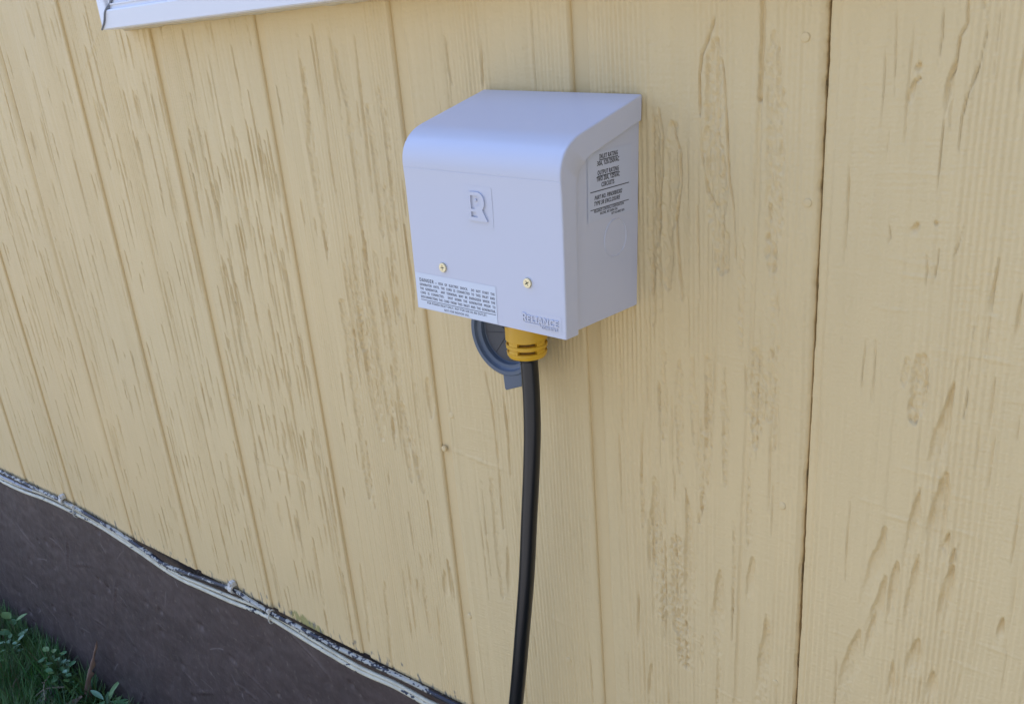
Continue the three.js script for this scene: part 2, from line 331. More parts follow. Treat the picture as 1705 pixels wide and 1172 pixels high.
for (let s0 = -13; s0 <= 11; s0 += 6) {
  const panel = part('siding_panel', box(s0 * S + 0.0015, (s0 + 6) * S - 0.0015, SILL + 0.001, EAVE, -0.0135, -0.0038), sidingPlain, house);
  for (let k = s0; k < s0 + 6; k++) {
    const seamL = k === s0, seamR = k === s0 + 5;
    const x0 = k * S + (seamL ? 0.00025 : HALF), x1 = (k + 1) * S - (seamR ? 0.00025 : HALF);
    const fine = k >= -6 && k <= 6;
    const dx = !fine ? 0.03 : k >= 4 && k < 6 ? 0.0007 : k >= 2 ? 0.0009 : k >= 0 ? 0.0011 : k >= -3 ? 0.0015 : 0.003;
    const dy = k >= 6 ? 0.004 : k >= 4 ? 0.0014 : k >= 2 ? 0.0019 : 0.003;
    const e = [0, 0.00015, 0.0005, 0.0011, 0.002, 0.0026];
    const xs = [...e.map((v) => x0 + v), ...range(x0 + 0.003, x1 - 0.003, dx), ...e.map((v) => x1 - v).reverse()];
    const ys = fine ? [SILL, SILL + 0.0004, SILL + 0.001, ...range(SILL + 0.002, 0.34, k < -3 ? 0.004 : dy), ...range(0.36, EAVE, 0.03)] : range(SILL, EAVE, 0.1);
    const list = GOUGES.filter((g) => g.x1 > x0 && g.x0 < x1);
    const R = 0.0032;
    const geo = sheet(xs, ys, (x, y, i, j) => {
      if (i === 0 || i === xs.length - 1 || j === 0) return seamL && i === 0 || seamR && i === xs.length - 1 ? -0.013 : -0.0040;
      let h = fine ? face(k, list, x, y) : 0;
      const a = x - x0, b = x1 - x, q = Math.min(a, b, (y - SILL) * 1.5);
      if (q < R) h -= R - Math.sqrt(Math.max(0, R * R - (R - q) * (R - q)));
      if (seamL) h -= 0.0016 * (1 - sm(0.0065, 0.0095, a + 0.0008 * noise(y * 20, 6)));       // the lap beside the joint lies lower
      if (seamR) h -= 0.0022 * (1 - sm(0.0, 0.0075 + 0.002 * noise(y * 7, 3), b));
      return h;
    }, fine ? paint : () => base);
    if (fine && (seamL || seamR)) {                      // ragged edges along the joint
      const p = geo.attributes.position;
      for (let v = 0; v < p.count; v++) { const x = p.getX(v), y = p.getY(v); if (seamR && x > x1 - 0.004) p.setX(v, x - Math.max(0, 0.00045 + 1.6 * crackEdge(y)) * sm(x1 - 0.004, x1, x)); if (seamL && x < x0 + 0.004) p.setX(v, x + Math.max(0, -crackEdge(y + 3.1) * 0.9) * (1 - sm(x0, x0 + 0.004, x))); }
      geo.computeVertexNormals();
    }
    part('siding_board', geo, siding, panel);
  }
}
{ // painted-over nail heads
  const prof = [[0.0001, 0.0007], [0.0026, 0.0006], [0.0031, 0.0002], [0.0033, -0.0008], [0.0033, -0.002]].map(([a, b]) => new THREE.Vector2(a, b));
  const g = new THREE.LatheGeometry(prof, 20).rotateX(Math.PI / 2);
  const nailPaint = std(lin(...base), 0.6);
  for (const [x, y] of [[1.0008, 0.1941], [1.0072, 0.0872], [0.6068, -0.189], [0.6160, -0.3982], [0.7611, -0.4003], [0.9971, -0.1534], [0.9973, -0.3288], [0.6186, 0.1138], [0.6244, -0.1468], [0.2130, -0.2], [-0.19, -0.02]]) {
    const n = part('nail_head', g, nailPaint, house); n.position.set(x, y, 0.0001); n.rotation.set(rr(-0.12, 0.12), rr(-0.12, 0.12), 0);
  }
}

// ---------------------------------------------------------------- roof above the wall (outside the frame; it shades the wall)
{
  const roof = thing('house_roof', 'low roof with overhanging eave above the siding', 'roof', [0, EAVE, 0]);
  const sh = new THREE.Shape([[0.05, -0.02], [0.05, 0.10], [-2.6, 0.95], [-5.6, 0.1], [-5.6, -0.02]].map((p) => new THREE.Vector2(...p)));
  const g = new THREE.ExtrudeGeometry(sh, { depth: 14, bevelEnabled: false }); g.rotateY(-Math.PI / 2); g.translate(4.5, 0.03, 0);
  part('roof_deck', g, std(lin(0.12, 0.11, 0.10), 0.9), roof);
  part('fascia', box(-9.5, 4.5, -0.05, 0.14, 0.052, 0.072), std(lin(0.75, 0.74, 0.7), 0.6), roof);
}
// the rest of the house behind the wall
{
  const b = thing('house_body', 'closed back and side walls of the house', 'wall', [0, GROUND, 0]);
  part('back_wall', box(-9, 3.9, 0, EAVE - GROUND, -5.2, -5.1), sidingPlain, b);
  part('side_wall', box(-9, -8.9, 0, EAVE - GROUND, -5.1, -0.141), sidingPlain, b);
  part('side_wall', box(3.8, 3.9, 0, EAVE - GROUND, -5.1, -0.141), sidingPlain, b);
}

// ---------------------------------------------------------------- foundation
{
  const scr = [];
  for (let i = 0; i < 150; i++) scr.push([rr(0, 1), rr(0, 1), rr(-1.2, 1.2), rr(0.01, 0.07), rr(0.2, 1)]);
  const cv = document.createElement('canvas'); cv.width = 2048; cv.height = 512; const c = cv.getContext('2d');
  const im = c.createImageData(2048, 512);
  for (let j = 0; j < 512; j++) for (let i = 0; i < 2048; i++) {
    const x = i / 170, y = j / 170; let v = 1 + 0.11 * fbm(x * 3, y * 3, 5) + 0.13 * noise(x * 45, y * 45);
    const dust = sm(0.1, 0.8, fbm(x * 5 + 5, y * 5, 5)) * 0.22 + sm(0.36, 0.5, noise(x * 26, y * 26)) * 0.5; const o = (j * 2048 + i) * 4;
    im.data[o] = 79 * v + dust * 44; im.data[o + 1] = 66 * v + dust * 44; im.data[o + 2] = 61 * v + dust * 36; im.data[o + 3] = 255;
  }
  c.putImageData(im, 0, 0);
  c.lineCap = 'round';
  for (const [x, y, a, l, o] of scr) { c.strokeStyle = `rgba(165,156,150,${0.15 + 0.45 * o})`; c.lineWidth = 0.5 + 0.9 * o; c.beginPath(); c.moveTo(x * 2048, y * 512); c.quadraticCurveTo(x * 2048 + l * 300 * Math.cos(a), y * 512 + l * 300 * Math.sin(a) + 3, x * 2048 + l * 600 * Math.cos(a), y * 512 + l * 600 * Math.sin(a)); c.stroke(); }
  const tex = new THREE.CanvasTexture(cv); tex.colorSpace = THREE.SRGBColorSpace; tex.wrapS = tex.wrapT = THREE.MirroredRepeatWrapping; tex.repeat.set(1 / 2.6, 1 / 0.65); tex.offset.set(0.55, 0.62);
  const m = std(lin(1, 1, 1), 0.55, { map: tex });
  const tr = []; for (let i = 0; i < 60; i++) tr.push([rr(-1.6, 0.8), rr(-1.05, -0.56), rr(-1.3, 1.3), rr(0.04, 0.16), rr(0.0010, 0.0028)]);
  const pits = []; for (let i = 0; i < 120; i++) pits.push([rr(-1.5, 0.7), rr(-1.05, -0.56), rr(0.003, 0.009), rr(0.0015, 0.005)]);
  const xs = [-3.9, -3, -2.2, ...range(-1.6, 0.75, 0.0035), 1.5, 2.5, 3.9], ys = range(GROUND - 0.15, SILL + 0.02, 0.0035);
  const geo = sheet(xs, ys, (x, y) => {
    let h = 0.004 * fbm(x * 6, y * 6, 5) + 0.0012 * noise(x * 60, y * 60);
    for (const [px, py, a, l, d] of tr) { const u = (x - px) * Math.cos(a) + (y - py) * Math.sin(a), v = -(x - px) * Math.sin(a) + (y - py) * Math.cos(a) + 0.15 * u * u / l; if (u > 0 && u < l && Math.abs(v) < 0.015) h += d * Math.exp(-v * v / 0.00002) * Math.sin(Math.PI * u / l) * (v > 0 ? 1 : -0.4); }
    for (const [px, py, r, d] of pits) { const q = ((x - px) ** 2 + (y - py) ** 2) / (r * r); if (q < 2) h -= d * Math.exp(-q * 2); }
    return h - 0.014;
  });
  const f = thing('foundation_wall', 'dark brown painted concrete foundation below the siding', 'foundation', [0, 0, 0]);
  part('concrete_face', geo, m, f);
  part('concrete_core', box(-9, 3.9, GROUND - 0.15, SILL + 0.009, -0.22, -0.026), std(lin(0.05, 0.045, 0.045), 0.9), f);
}

// ---------------------------------------------------------------- window
{
  const win = thing('window', 'white vinyl window with mitred frame corner set in the siding', 'window', [0.1545, 0.2495, 0]);
  const vinyl = std(lin(0.74, 0.735, 0.74), 0.35), W = 0.92, H = 0.9;
  const prof = [[0, -0.004], [0, 0.0315], [0.0012, 0.0330], [0.0185, 0.0342], [0.0198, 0.0335], [0.0205, 0.0305], [0.024, 0.0298], [0.0245, 0.0315], [0.0258, 0.0315], [0.0263, 0.0290], [0.0305, 0.0280], [0.031, 0.0297], [0.0322, 0.0297], [0.0327, 0.0270], [0.0385, 0.0255], [0.0395, -0.030]];
  const rail = (len) => {                                  // a mitred length lying along x, its outer edge at y = 0
    const P = [], N = prof.length, gap = 0.0006;
    const pos = [];
    for (const e of [0, 1]) for (const [t, z] of prof) pos.push([e ? len - t - gap : t + gap, t, z]);
    const q = (a, b, c) => P.push(...a, ...b, ...c);
    for (let i = 0; i + 1 < N; i++) { q(pos[i], pos[N + i], pos[N + i + 1]); q(pos[i], pos[N + i + 1], pos[i + 1]); }
    for (const e of [0, N]) for (let i = 1; i + 1 < N; i++) e ? q(pos[e], pos[e + i], pos[e + i + 1]) : q(pos[0], pos[i + 1], pos[i]);
    const g = new THREE.BufferGeometry(); g.setAttribute('position', new THREE.Float32BufferAttribute(P, 3)); g.computeVertexNormals(); return creased(g, 0.5);
  };
  const put = (len, x, y, a) => { const m = part('frame_rail', rail(len), vinyl, win); m.position.set(x, y, 0); m.rotation.z = a; };
  put(W, 0, 0, 0); put(H, W, 0, Math.PI / 2); put(W, W, H, Math.PI); put(H, 0, H, -Math.PI / 2);
  const sealMat = std(lin(0.20, 0.205, 0.215), 0.7);
  const cpts = [[0.0, 0.0005, 0.0335], [0.011, 0.0085, 0.0346], [0.0185, 0.0185, 0.0348], [0.024, 0.0245, 0.0315], [0.037, 0.037, 0.0268]].map((p) => new THREE.Vector3(...p));
  part('corner_sealant', new THREE.TubeGeometry(new THREE.CatmullRomCurve3(cpts), 30, 0.0011, 6), sealMat, win, 'grey line of sealant in the mitre joint');
  part('glass_pane', box(0.075, W - 0.075, 0.075, H - 0.075, -0.012, -0.008), new THREE.MeshPhysicalMaterial({ color: 0xffffff, roughness: 0.02, transmission: 1, thickness: 0, ior: 1.5 }), win);
  const sash = new THREE.Shape([[0.038, 0.038], [W - 0.038, 0.038], [W - 0.038, H - 0.038], [0.038, H - 0.038]].map((p) => new THREE.Vector2(...p)));
  sash.holes.push(new THREE.Path([[0.078, 0.078], [0.078, H - 0.078], [W - 0.078, H - 0.078], [W - 0.078, 0.078]].map((p) => new THREE.Vector2(...p))));
  part('sash', new THREE.ExtrudeGeometry(sash, { depth: 0.018, bevelEnabled: true, bevelSize: 0.001, bevelThickness: 0.001, bevelSegments: 2 }).translate(0, 0, -0.018), vinyl, win);
  part('roller_blind', box(0.07, W - 0.07, 0.07, H - 0.07, -0.023, -0.0215), std(lin(0.62, 0.60, 0.56), 0.85), win);
  // lumpy bead of caulk, painted with the wall, below and beside the frame
  const bead = (a, b) => {
    const n = 220, rs = 7, P = [], I = [];
    for (let i = 0; i <= n; i++) { const f = i / n, x = a[0] + (b[0] - a[0]) * f, y = a[1] + (b[1] - a[1]) * f, r = 0.0036 + 0.0016 * fbm(x * 40, y * 40 + 3, 3) + 0.0018 * Math.max(0, noise(x * 25 + 3, y * 25));
      const lump = x > 0.36 ? 0.0022 * Math.max(0, noise(x * 70, 2.2)) : 0;
      for (let j = 0; j <= rs; j++) { const t = Math.PI * j / rs - Math.PI / 2, ox = b[0] - a[0] ? 0 : 1; P.push(x - ox * Math.cos(t) * (r + lump), y - (1 - ox) * Math.cos(t) * (r * 0.9 + lump), 0.004 + Math.sin(t) * r * 1.2); } }
    for (let i = 0; i < n; i++) for (let j = 0; j < rs; j++) { const o = i * (rs + 1) + j; I.push(o, o + rs + 1, o + 1, o + 1, o + rs + 1, o + rs + 2); }
    const g = new THREE.BufferGeometry(); g.setAttribute('position', new THREE.Float32BufferAttribute(P, 3)); g.setIndex(I); g.computeVertexNormals(); return g;
  };
  const caulk = std(lin(0.56, 0.47, 0.30), 0.7, { side: THREE.DoubleSide });
  part('caulk_bead', bead([-0.001, 0.0012], [W, 0.0012]), caulk, win, 'lumpy painted caulk below the frame');
  part('caulk_bead', bead([0.0012, 0], [0.0012, H]), caulk, win);
}

// ---------------------------------------------------------------- power inlet box
const BOX = [0.78477, 0, 0], ROLL = -0.04522, BW = 0.16104;
const inlet = thing('power_inlet_box', 'light grey plastic power inlet box with sloped hood on the siding', 'electrical box', BOX);
inlet.rotation.z = ROLL;
const plastic = std(lin(0.565, 0.563, 0.60), 0.34);
const plasticBody = std(lin(0.565, 0.563, 0.60), 0.42);
{
  // outline of the hood seen from the side: (z, v), and the inner edge of its side flange
  const outer = [], inner = [];
  const A = [0.0035, 0.1657], B = [0.0790, 0.1473];             // sloped top
  for (let i = 0; i <= 10; i++) outer.push([A[0] + (B[0] - A[0]) * i / 10, A[1] + (B[1] - A[1]) * i / 10]);
  const arc = new THREE.CubicBezierCurve(new THREE.Vector2(...B), new THREE.Vector2(0.0945, 0.1436), new THREE.Vector2(0.1046, 0.1345), new THREE.Vector2(0.1045, 0.1195));
  for (let i = 1; i <= 22; i++) { const p = arc.getPoint(i / 22); outer.push([p.x, p.y]); }
  outer.push([0.1044, 0.11745], [0.10415, 0.11725], [0.10415, 0.11685], [0.1044, 0.11665]);   // the fine seam across the front
  for (let i = 1; i <= 12; i++) outer.push([0.1044 - 0.0027 * Math.sqrt(i / 12), 0.11665 - 0.11665 * i / 12]);
  const a2 = [0.0035, 0.1472], b2 = [0.0655, 0.1312];
  for (let i = 0; i <= 10; i++) inner.push([a2[0] + (b2[0] - a2[0]) * i / 10, a2[1] + (b2[1] - a2[1]) * i / 10]);
  const arc2 = new THREE.CubicBezierCurve(new THREE.Vector2(...b2), new THREE.Vector2(0.0775, 0.1280), new THREE.Vector2(0.0862, 0.1200), new THREE.Vector2(0.0862, 0.1075));
  for (let i = 1; i <= 22; i++) { const p = arc2.getPoint(i / 22); inner.push([p.x, p.y]); }
  for (let i = 0; i < 4; i++) inner.push([0.0862, 0.1075 - 0.0004 * (i + 1)]);
  for (let i = 1; i <= 12; i++) inner.push([0.0862, 0.1059 - 0.1059 * i / 12]);
  const N = outer.length, T = 0.0025, R = 0.0012;
  const rows = outer.map(([z, v], i) => {
    const p0 = outer[Math.max(0, i - 1)], p1 = outer[Math.min(N - 1, i + 1)];
    let nz = -(p1[1] - p0[1]), nv = p1[0] - p0[0]; const l = Math.hypot(nz, nv); nz /= l; nv /= l;     // outward normal
    const row = [], add = (u, inw, w) => { const [iz, iv] = inner[i]; const f = w; row.push([u, (v - nv * inw) * (1 - f) + iv * f, (z - nz * inw) * (1 - f) + iz * f]); };
    const h = BW / 2;
    add(-h + 0.0003, 0, 1); add(-h, R, 0.97); add(-h, R, 0.04); add(-h, R, 0);
    for (let k = 1; k <= 4; k++) { const t = k / 4 * Math.PI / 2; add(-h + R - R * Math.cos(t), R - R * Math.sin(t), 0); }
    add(-h + R + 0.0006, 0, 0); add(h - R - 0.0006, 0, 0);
    for (let k = 4; k >= 0; k--) { const t = k / 4 * Math.PI / 2; add(h - R + R * Math.cos(t), R - R * Math.sin(t), 0); }
    add(h, R, 0.04); add(h, R, 0.97); add(h - 0.0003, 0, 1);
    add(h - T, 0, 1); add(h - T, T, 0); add(-h + T, T, 0); add(-h + T, 0, 1);
    return row;
  });
  const M = rows[0].length, P = [], I = [];
  rows.forEach((r) => r.forEach((p) => P.push(p[0], p[1], p[2])));
  for (let i = 0; i + 1 < N; i++) for (let j = 0; j < M; j++) { const a = i * M + j, b = i * M + (j + 1) % M, c = a + M, d = b + M; I.push(a, c, b, b, c, d); }
  const cap = (r, flip) => { const o = r * M, L = M - 4; const q = (a, b, c) => flip ? I.push(o + a, o + c, o + b) : I.push(o + a, o + b, o + c);   // close the end between skin and inside
    const in0 = M - 1, in1 = M - 2, in2 = M - 3, in3 = M - 4;
    q(0, in0, 1); q(1, in0, in1); for (let j = 1; j < 8; j++) q(j, in1, j + 1); q(8, in1, in2); q(8, in2, 9); for (let j = 9; j < L - 2; j++) q(j, in2, j + 1); q(L - 2, in2, in3); q(L - 2, in3, L - 1); };
  cap(0, false); cap(N - 1, true);
  const g = new THREE.BufferGeometry(); g.setAttribute('position', new THREE.Float32BufferAttribute(P, 3)); g.setIndex(I);
  const cover = part('hood_cover', creased(g, 0.45), plastic, inlet);

  // body behind the hood
  const bs = new THREE.Shape([[0.0005, 0.0018], [0.097, 0.0018], [0.097, 0.116], [0.092, 0.128], [0.076, 0.1415], [0.0005, 0.1600]].map((p) => new THREE.Vector2(...p)));
  const half = BW / 2 - 0.0042;
  const bg = new THREE.ExtrudeGeometry(bs, { depth: 2 * half - 0.001, bevelEnabled: true, bevelSize: 0.0005, bevelThickness: 0.0005, bevelSegments: 2 }); bg.rotateY(-Math.PI / 2); bg.translate(half - 0.0005, 0, 0);
  part('body', bg, plasticBody, inlet);
  const side = half + 0.0002;
  // knockout ring and the rim of the label recess on the right side
  part('knockout_ring', new THREE.TorusGeometry(0.0147, 0.0005, 6, 48).rotateY(Math.PI / 2).translate(side - 0.0002, 0.063, 0.031), plasticBody, inlet);

  // ----- writing on the labels
  const label = (w, h, draw, scale = 20000) => { const cv = document.createElement('canvas'); cv.width = Math.round(w * scale); cv.height = Math.round(h * scale); const c = cv.getContext('2d'); draw(c, cv.width, cv.height); const t = new THREE.CanvasTexture(cv); t.colorSpace = THREE.SRGBColorSpace; return t; };
  const spread = (c, words, x0, x1, y) => { const ws = words.split(' '), q = 0.86, total = ws.reduce((s, w) => s + c.measureText(w).width * q, 0), gap = (x1 - x0 - total) / Math.max(1, ws.length - 1); let x = x0; for (const w of ws) { c.save(); c.translate(x, y); c.scale(q, 1); c.fillText(w, 0, 0); c.lineWidth = 1.2; c.strokeStyle = c.fillStyle; c.strokeText(w, 0, 0); c.restore(); x += c.measureText(w).width * q + gap; } };
  const danger = label(0.0904, 0.0305, (c, w, h) => {
    c.fillStyle = 'rgb(208,212,216)'; c.fillRect(0, 0, w, h); c.fillStyle = 'rgb(20,20,26)'; c.textBaseline = 'alphabetic';
    const L = 0.045 * w, Rr = 0.985 * w, fs = h * 0.093, dy = h * 0.116; let y = h * 0.245;
    c.font = `bold ${Math.round(h * 0.14)}px sans-serif`; c.fillText('DANGER', L, y); const x = L + c.measureText('DANGER').width + w * 0.012;
    c.font = `bold ${Math.round(fs)}px sans-serif`; spread(c, '— RISK OF ELECTRIC SHOCK.  DO NOT START THE', x, Rr, y);
    for (const s of ['GENERATOR UNTIL THE CORD IS CONNECTED TO THIS INLET AND', 'THE GENERATOR.  ANY TERMINAL MAY BE ENERGIZED WHEN THE', 'CORD IS CONNECTED.  SHUT DOWN THE GENERATOR PRIOR TO', 'DISCONNECTING THE CORD FROM THIS INLET AND THE GENERATOR.']) { y += dy; spread(c, s, L, Rr, y); }
    y += dy * 0.38; c.fillRect(L, y, Rr - L, h * 0.016); y += dy * 0.92;
    c.textAlign = 'center'; c.font = `bold ${Math.round(fs * 0.93)}px sans-serif`; c.fillText('FOR POWER INLET ONLY, NOT FOR USE AS AN OUTLET.', w * 0.5, y); y += dy * 0.95; c.fillText('NOT FOR INDOOR USE.', w * 0.5, y);
  });
  const slant = (v) => 0.1044 - 0.0027 * Math.sqrt(1 - v / 0.11665);
  const dl = new THREE.PlaneGeometry(0.0904, 0.0305, 1, 6); { const p = dl.attributes.position; for (let i = 0; i < p.count; i++) { p.setX(i, p.getX(i) - 0.0338); p.setY(i, p.getY(i) + 0.0159); p.setZ(i, slant(p.getY(i)) + 0.00025); } dl.computeVertexNormals(); }
  part('danger_label', dl, std(lin(1, 1, 1), 0.45, { map: danger }), cover, 'pale sticker with a paragraph of black danger text');
  const rating = label(0.056, 0.050, (c, w, h) => {
    c.fillStyle = 'rgb(196,198,205)'; c.fillRect(0, 0, w, h); c.fillStyle = 'rgb(16,17,24)'; c.textAlign = 'center';
    const line = (s, x, y, f, style = 'bold', under = false, squeeze = 1) => { c.save(); c.translate(x * w, y * h); c.scale(squeeze, 1); c.font = `${style} ${Math.round(f * h)}px sans-serif`; c.fillText(s, 0, 0); c.lineWidth = f * h * 0.035; c.strokeStyle = c.fillStyle; c.strokeText(s, 0, 0); if (under) { const m = c.measureText(s).width; c.fillRect(-m / 2, h * 0.012, m, h * 0.014); } c.restore(); };
    line('INLET RATING', 0.48, 0.105, 0.088, 'bold', true, 0.80); line('30A, 125/250VAC', 0.47, 0.20, 0.088, 'bold', false, 0.82);
    line('OUTPUT RATING', 0.47, 0.335, 0.088, 'bold', true, 0.80); line('TWO 20A, 125VAC', 0.47, 0.425, 0.088, 'bold', false, 0.82); line('CIRCUITS', 0.46, 0.515, 0.088, 'bold', false, 0.86);
    c.fillRect(0.06 * w, 0.555 * h, 0.9 * w, 0.014 * h);
    line('PART NO. PBN30BR302', 0.47, 0.685, 0.083, 'italic bold', false, 0.80); line('TYPE 3R ENCLOSURE', 0.44, 0.77, 0.083, 'italic bold', false, 0.84);
    c.fillRect(0.06 * w, 0.818 * h, 0.9 * w, 0.012 * h);
    line('RELIANCE CONTROLS CORPORATION', 0.49, 0.872, 0.052, 'bold', false, 0.86); line('RACINE, WI 53404 USA', 0.48, 0.922, 0.05, 'bold', false, 0.86); line('3077-AS-BR02 REV-', 0.70, 0.972, 0.048, 'bold', false, 0.86);
  });
  const rl = new THREE.PlaneGeometry(0.056, 0.050).rotateY(Math.PI / 2).translate(side + 0.0002, 0.1057, 0.0395);
  { const p = rl.attributes.position, uv = rl.attributes.uv; for (let i = 0; i < p.count; i++) if (p.getZ(i) > 0.05 && p.getY(i) > 0.11) { /* corner under the hood is cut off below */ } }
  part('rating_label', rl, std(lin(1, 1, 1), 0.45, { map: rating }), inlet, 'pale sticker with black rating lines on the right side');

  // ----- raised letters moulded in the front
  const font = await new FontLoader().loadAsync('fonts/droid/droid_sans_bold.typeface.json');
  const rise = (shape, d, b = 0.0002) => new THREE.ExtrudeGeometry(shape, { depth: d, bevelEnabled: true, bevelSize: -b, bevelOffset: 0, bevelThickness: b, bevelSegments: 2, curveSegments: 10 });
  const V = (u, v) => new THREE.Vector2(u / 1000, v / 1000);
  const rrect = (x0, x1, y0, y1, r) => { const s = new THREE.Shape(); s.moveTo(x0 + r, y0); s.lineTo(x1 - r, y0); s.absarc(x1 - r, y0 + r, r, -Math.PI / 2, 0); s.lineTo(x1, y1 - r); s.absarc(x1 - r, y1 - r, r, 0, Math.PI / 2); s.lineTo(x0 + r, y1); s.absarc(x0 + r, y1 - r, r, Math.PI / 2, Math.PI); s.lineTo(x0, y0 + r); s.absarc(x0 + r, y0 + r, r, Math.PI, Math.PI * 1.5); return s; };
  const onFront = (g) => { const p = g.attributes.position; for (let i = 0; i < p.count; i++) p.setZ(i, p.getZ(i) + slant(Math.min(0.116, Math.max(0, p.getY(i))))); g.computeVertexNormals(); return g; };
  part('logo_plate', onFront(rise(rrect(-0.0172, 0.0137, 0.0762, 0.1080, 0.0022), 0.00012, 0.00012)), plastic, cover);
  const R1 = new THREE.Shape(); R1.moveTo(-0.0094, 0.1033); R1.lineTo(-0.0005, 0.1035); R1.bezierCurveTo(0.0045, 0.1035, 0.0064, 0.0990, 0.0064, 0.0962); R1.bezierCurveTo(0.0064, 0.0935, 0.0052, 0.0915, 0.0040, 0.0905); R1.lineTo(0.0088, 0.0815); R1.lineTo(-0.0124, 0.0815); R1.lineTo(-0.0113, 0.0838); R1.lineTo(-0.0099, 0.0838); R1.closePath();
  const h1 = new THREE.Path(); h1.moveTo(-0.0074, 0.1008); h1.lineTo(-0.0074, 0.0905); h1.lineTo(-0.0036, 0.0905); h1.lineTo(-0.0030, 0.0925); h1.bezierCurveTo(0.001, 0.093, 0.0030, 0.0945, 0.0030, 0.0967); h1.bezierCurveTo(0.0030, 0.0990, 0.0018, 0.1008, -0.001, 0.1008); h1.closePath();
  const h2 = new THREE.Path([V(-7.6, 88.4), V(-7.6, 84.4), V(-0.9, 84.4), V(-2.9, 88.4)]);
  R1.holes.push(h1, h2);
  part('raised_letter', onFront(rise(R1, 0.0010, 0.00025).translate(0, 0, 0.0004)), plastic, cover);
  part('raised_dot', onFront(new THREE.SphereGeometry(0.0012, 14, 8).scale(1, 1, 0.7).translate(-0.0026, 0.0972, 0.0007)), plastic, cover);
  part('maker_plate', onFront(rise(rrect(0.0345, 0.0765, 0.0035, 0.0172, 0.002), 0.0001, 0.0001)), plastic, cover);
  const word = (s, size, u, v, d) => { const g = new TextGeometry(s, { font, size, depth: d, curveSegments: 4, bevelEnabled: false }); g.translate(u, v, 0.0002); return onFront(g); };
  const first = word('R', 0.0066, 0.0372, 0.0086, 0.0010), rest = word('ELIANCE', 0.0050, 0.0425, 0.0088, 0.0010);
  { rest.computeBoundingBox(); const k = 0.0305 / (rest.boundingBox.max.x - rest.boundingBox.min.x); const p = rest.attributes.position; for (let i = 0; i < p.count; i++) p.setX(i, 0.0425 + (p.getX(i) - 0.0425) * k); }
  part('raised_letters', mergeGeometries([first, rest]), plastic, cover);
  const bar = onFront(new THREE.BoxGeometry(0.0165, 0.0014, 0.0009).translate(0.0480, 0.0071, 0.0005)), ctl = word('CONTROLS', 0.0025, 0.0572, 0.0050, 0.0008);
  { ctl.computeBoundingBox(); const k = 0.0155 / (ctl.boundingBox.max.x - ctl.boundingBox.min.x); const p = ctl.attributes.position; for (let i = 0; i < p.count; i++) p.setX(i, 0.0572 + (p.getX(i) - 0.0572) * k); }
  part('raised_letters', ctl, plastic, cover); part('raised_bar', bar, plastic, cover);
  part('gate_mark', onFront(new THREE.SphereGeometry(0.0006, 10, 6).translate(0.0235, 0.1187, 0)), plastic, cover);

  // ----- brass screws with cross recess
  const brass = std(lin(0.78, 0.68, 0.42), 0.34, { metalness: 0.55 });
  const head = new THREE.Shape(); head.absarc(0, 0, 0.0035, 0, Math.PI * 2);
  const c = 0.00055, e = 0.0023; head.holes.push(new THREE.Path([[-c, e], [-c, c], [-e, c], [-e, -c], [-c, -c], [-c, -e], [c, -e], [c, -c], [e, -c], [e, c], [c, c], [c, e]].map((p) => new THREE.Vector2(...p))));
  const hg = new THREE.ExtrudeGeometry(head, { depth: 0.0013, bevelEnabled: true, bevelSize: 0.00025, bevelThickness: 0.00025, bevelSegments: 3, curveSegments: 28 });
  const sock = new THREE.CylinderGeometry(0.0030, 0.0030, 0.0003, 24).rotateX(Math.PI / 2);
  const ringG = new THREE.TorusGeometry(0.0043, 0.00045, 8, 32);
  for (const [u, a] of [[-0.045, 0.08], [0.0451, 0.55]]) {
    const z = slant(0.0393);
    const s = part('screw', hg, brass, inlet); s.position.set(u, 0.0393, z + 0.0001); s.rotation.z = a;
    part('screw_socket', sock, std(lin(0.07, 0.055, 0.03), 0.6, { metalness: 0.4 }), s);
    const rg = part('screw_seat', ringG, plastic, cover); rg.position.set(u, 0.0393, z - 0.0001);
  }

  // ----- inlet below the box with its grey flap hanging open
  const grey = std(lin(0.085, 0.110, 0.145), 0.40), greyDark = std(lin(0.055, 0.056, 0.060), 0.5);
  part('inlet_collar', new THREE.CylinderGeometry(0.031, 0.030, 0.012, 48).translate(-0.002, -0.003, 0.052), greyDark, inlet);
  const fl = new THREE.Group(); fl.name = 'inlet_flap'; fl.userData.label = 'round slate grey weather flap hanging open'; fl.position.set(-0.0448, -0.0372, 0.035); fl.rotation.set(0, 0, -0.05); inlet.add(fl);
  const lp = [[0.0001, -0.0085], [0.0268, -0.0085], [0.0282, -0.0075], [0.0288, -0.0045], [0.0293, -0.0038], [0.0325, -0.0034], [0.0332, -0.0028], [0.0344, -0.0002], [0.0352, 0], [0.0378, 0], [0.0390, -0.0010], [0.0394, -0.0030], [0.0386, -0.0105], [0.0370, -0.0118], [0.0001, -0.0118]].map(([a, b]) => new THREE.Vector2(a, b));
  const disc = part('flap_disc', creased(new THREE.LatheGeometry(lp.reverse(), 72).rotateX(Math.PI / 2), 0.6), grey, fl);
  part('flap_liner', new THREE.CylinderGeometry(0.0272, 0.0272, 0.0012, 56).rotateX(Math.PI / 2).translate(0, 0, -0.0082), greyDark, fl, 'dark grey rubber disc inside the flap');
  for (let k = 0; k < 8; k++) { const a = k * Math.PI / 4 + 0.2; part('rib', new THREE.BoxGeometry(0.0245, 0.0007, 0.0008).translate(0.0135, 0, 0).rotateZ(a).translate(0, 0, -0.0074), greyDark, fl); }
  const ts = new THREE.Shape([[0.000, -0.0372], [0.0008, -0.0420], [0.0022, -0.0515], [0.0034, -0.0525], [0.0215, -0.0440], [0.022, -0.031]].map((p) => new THREE.Vector2(...p)));
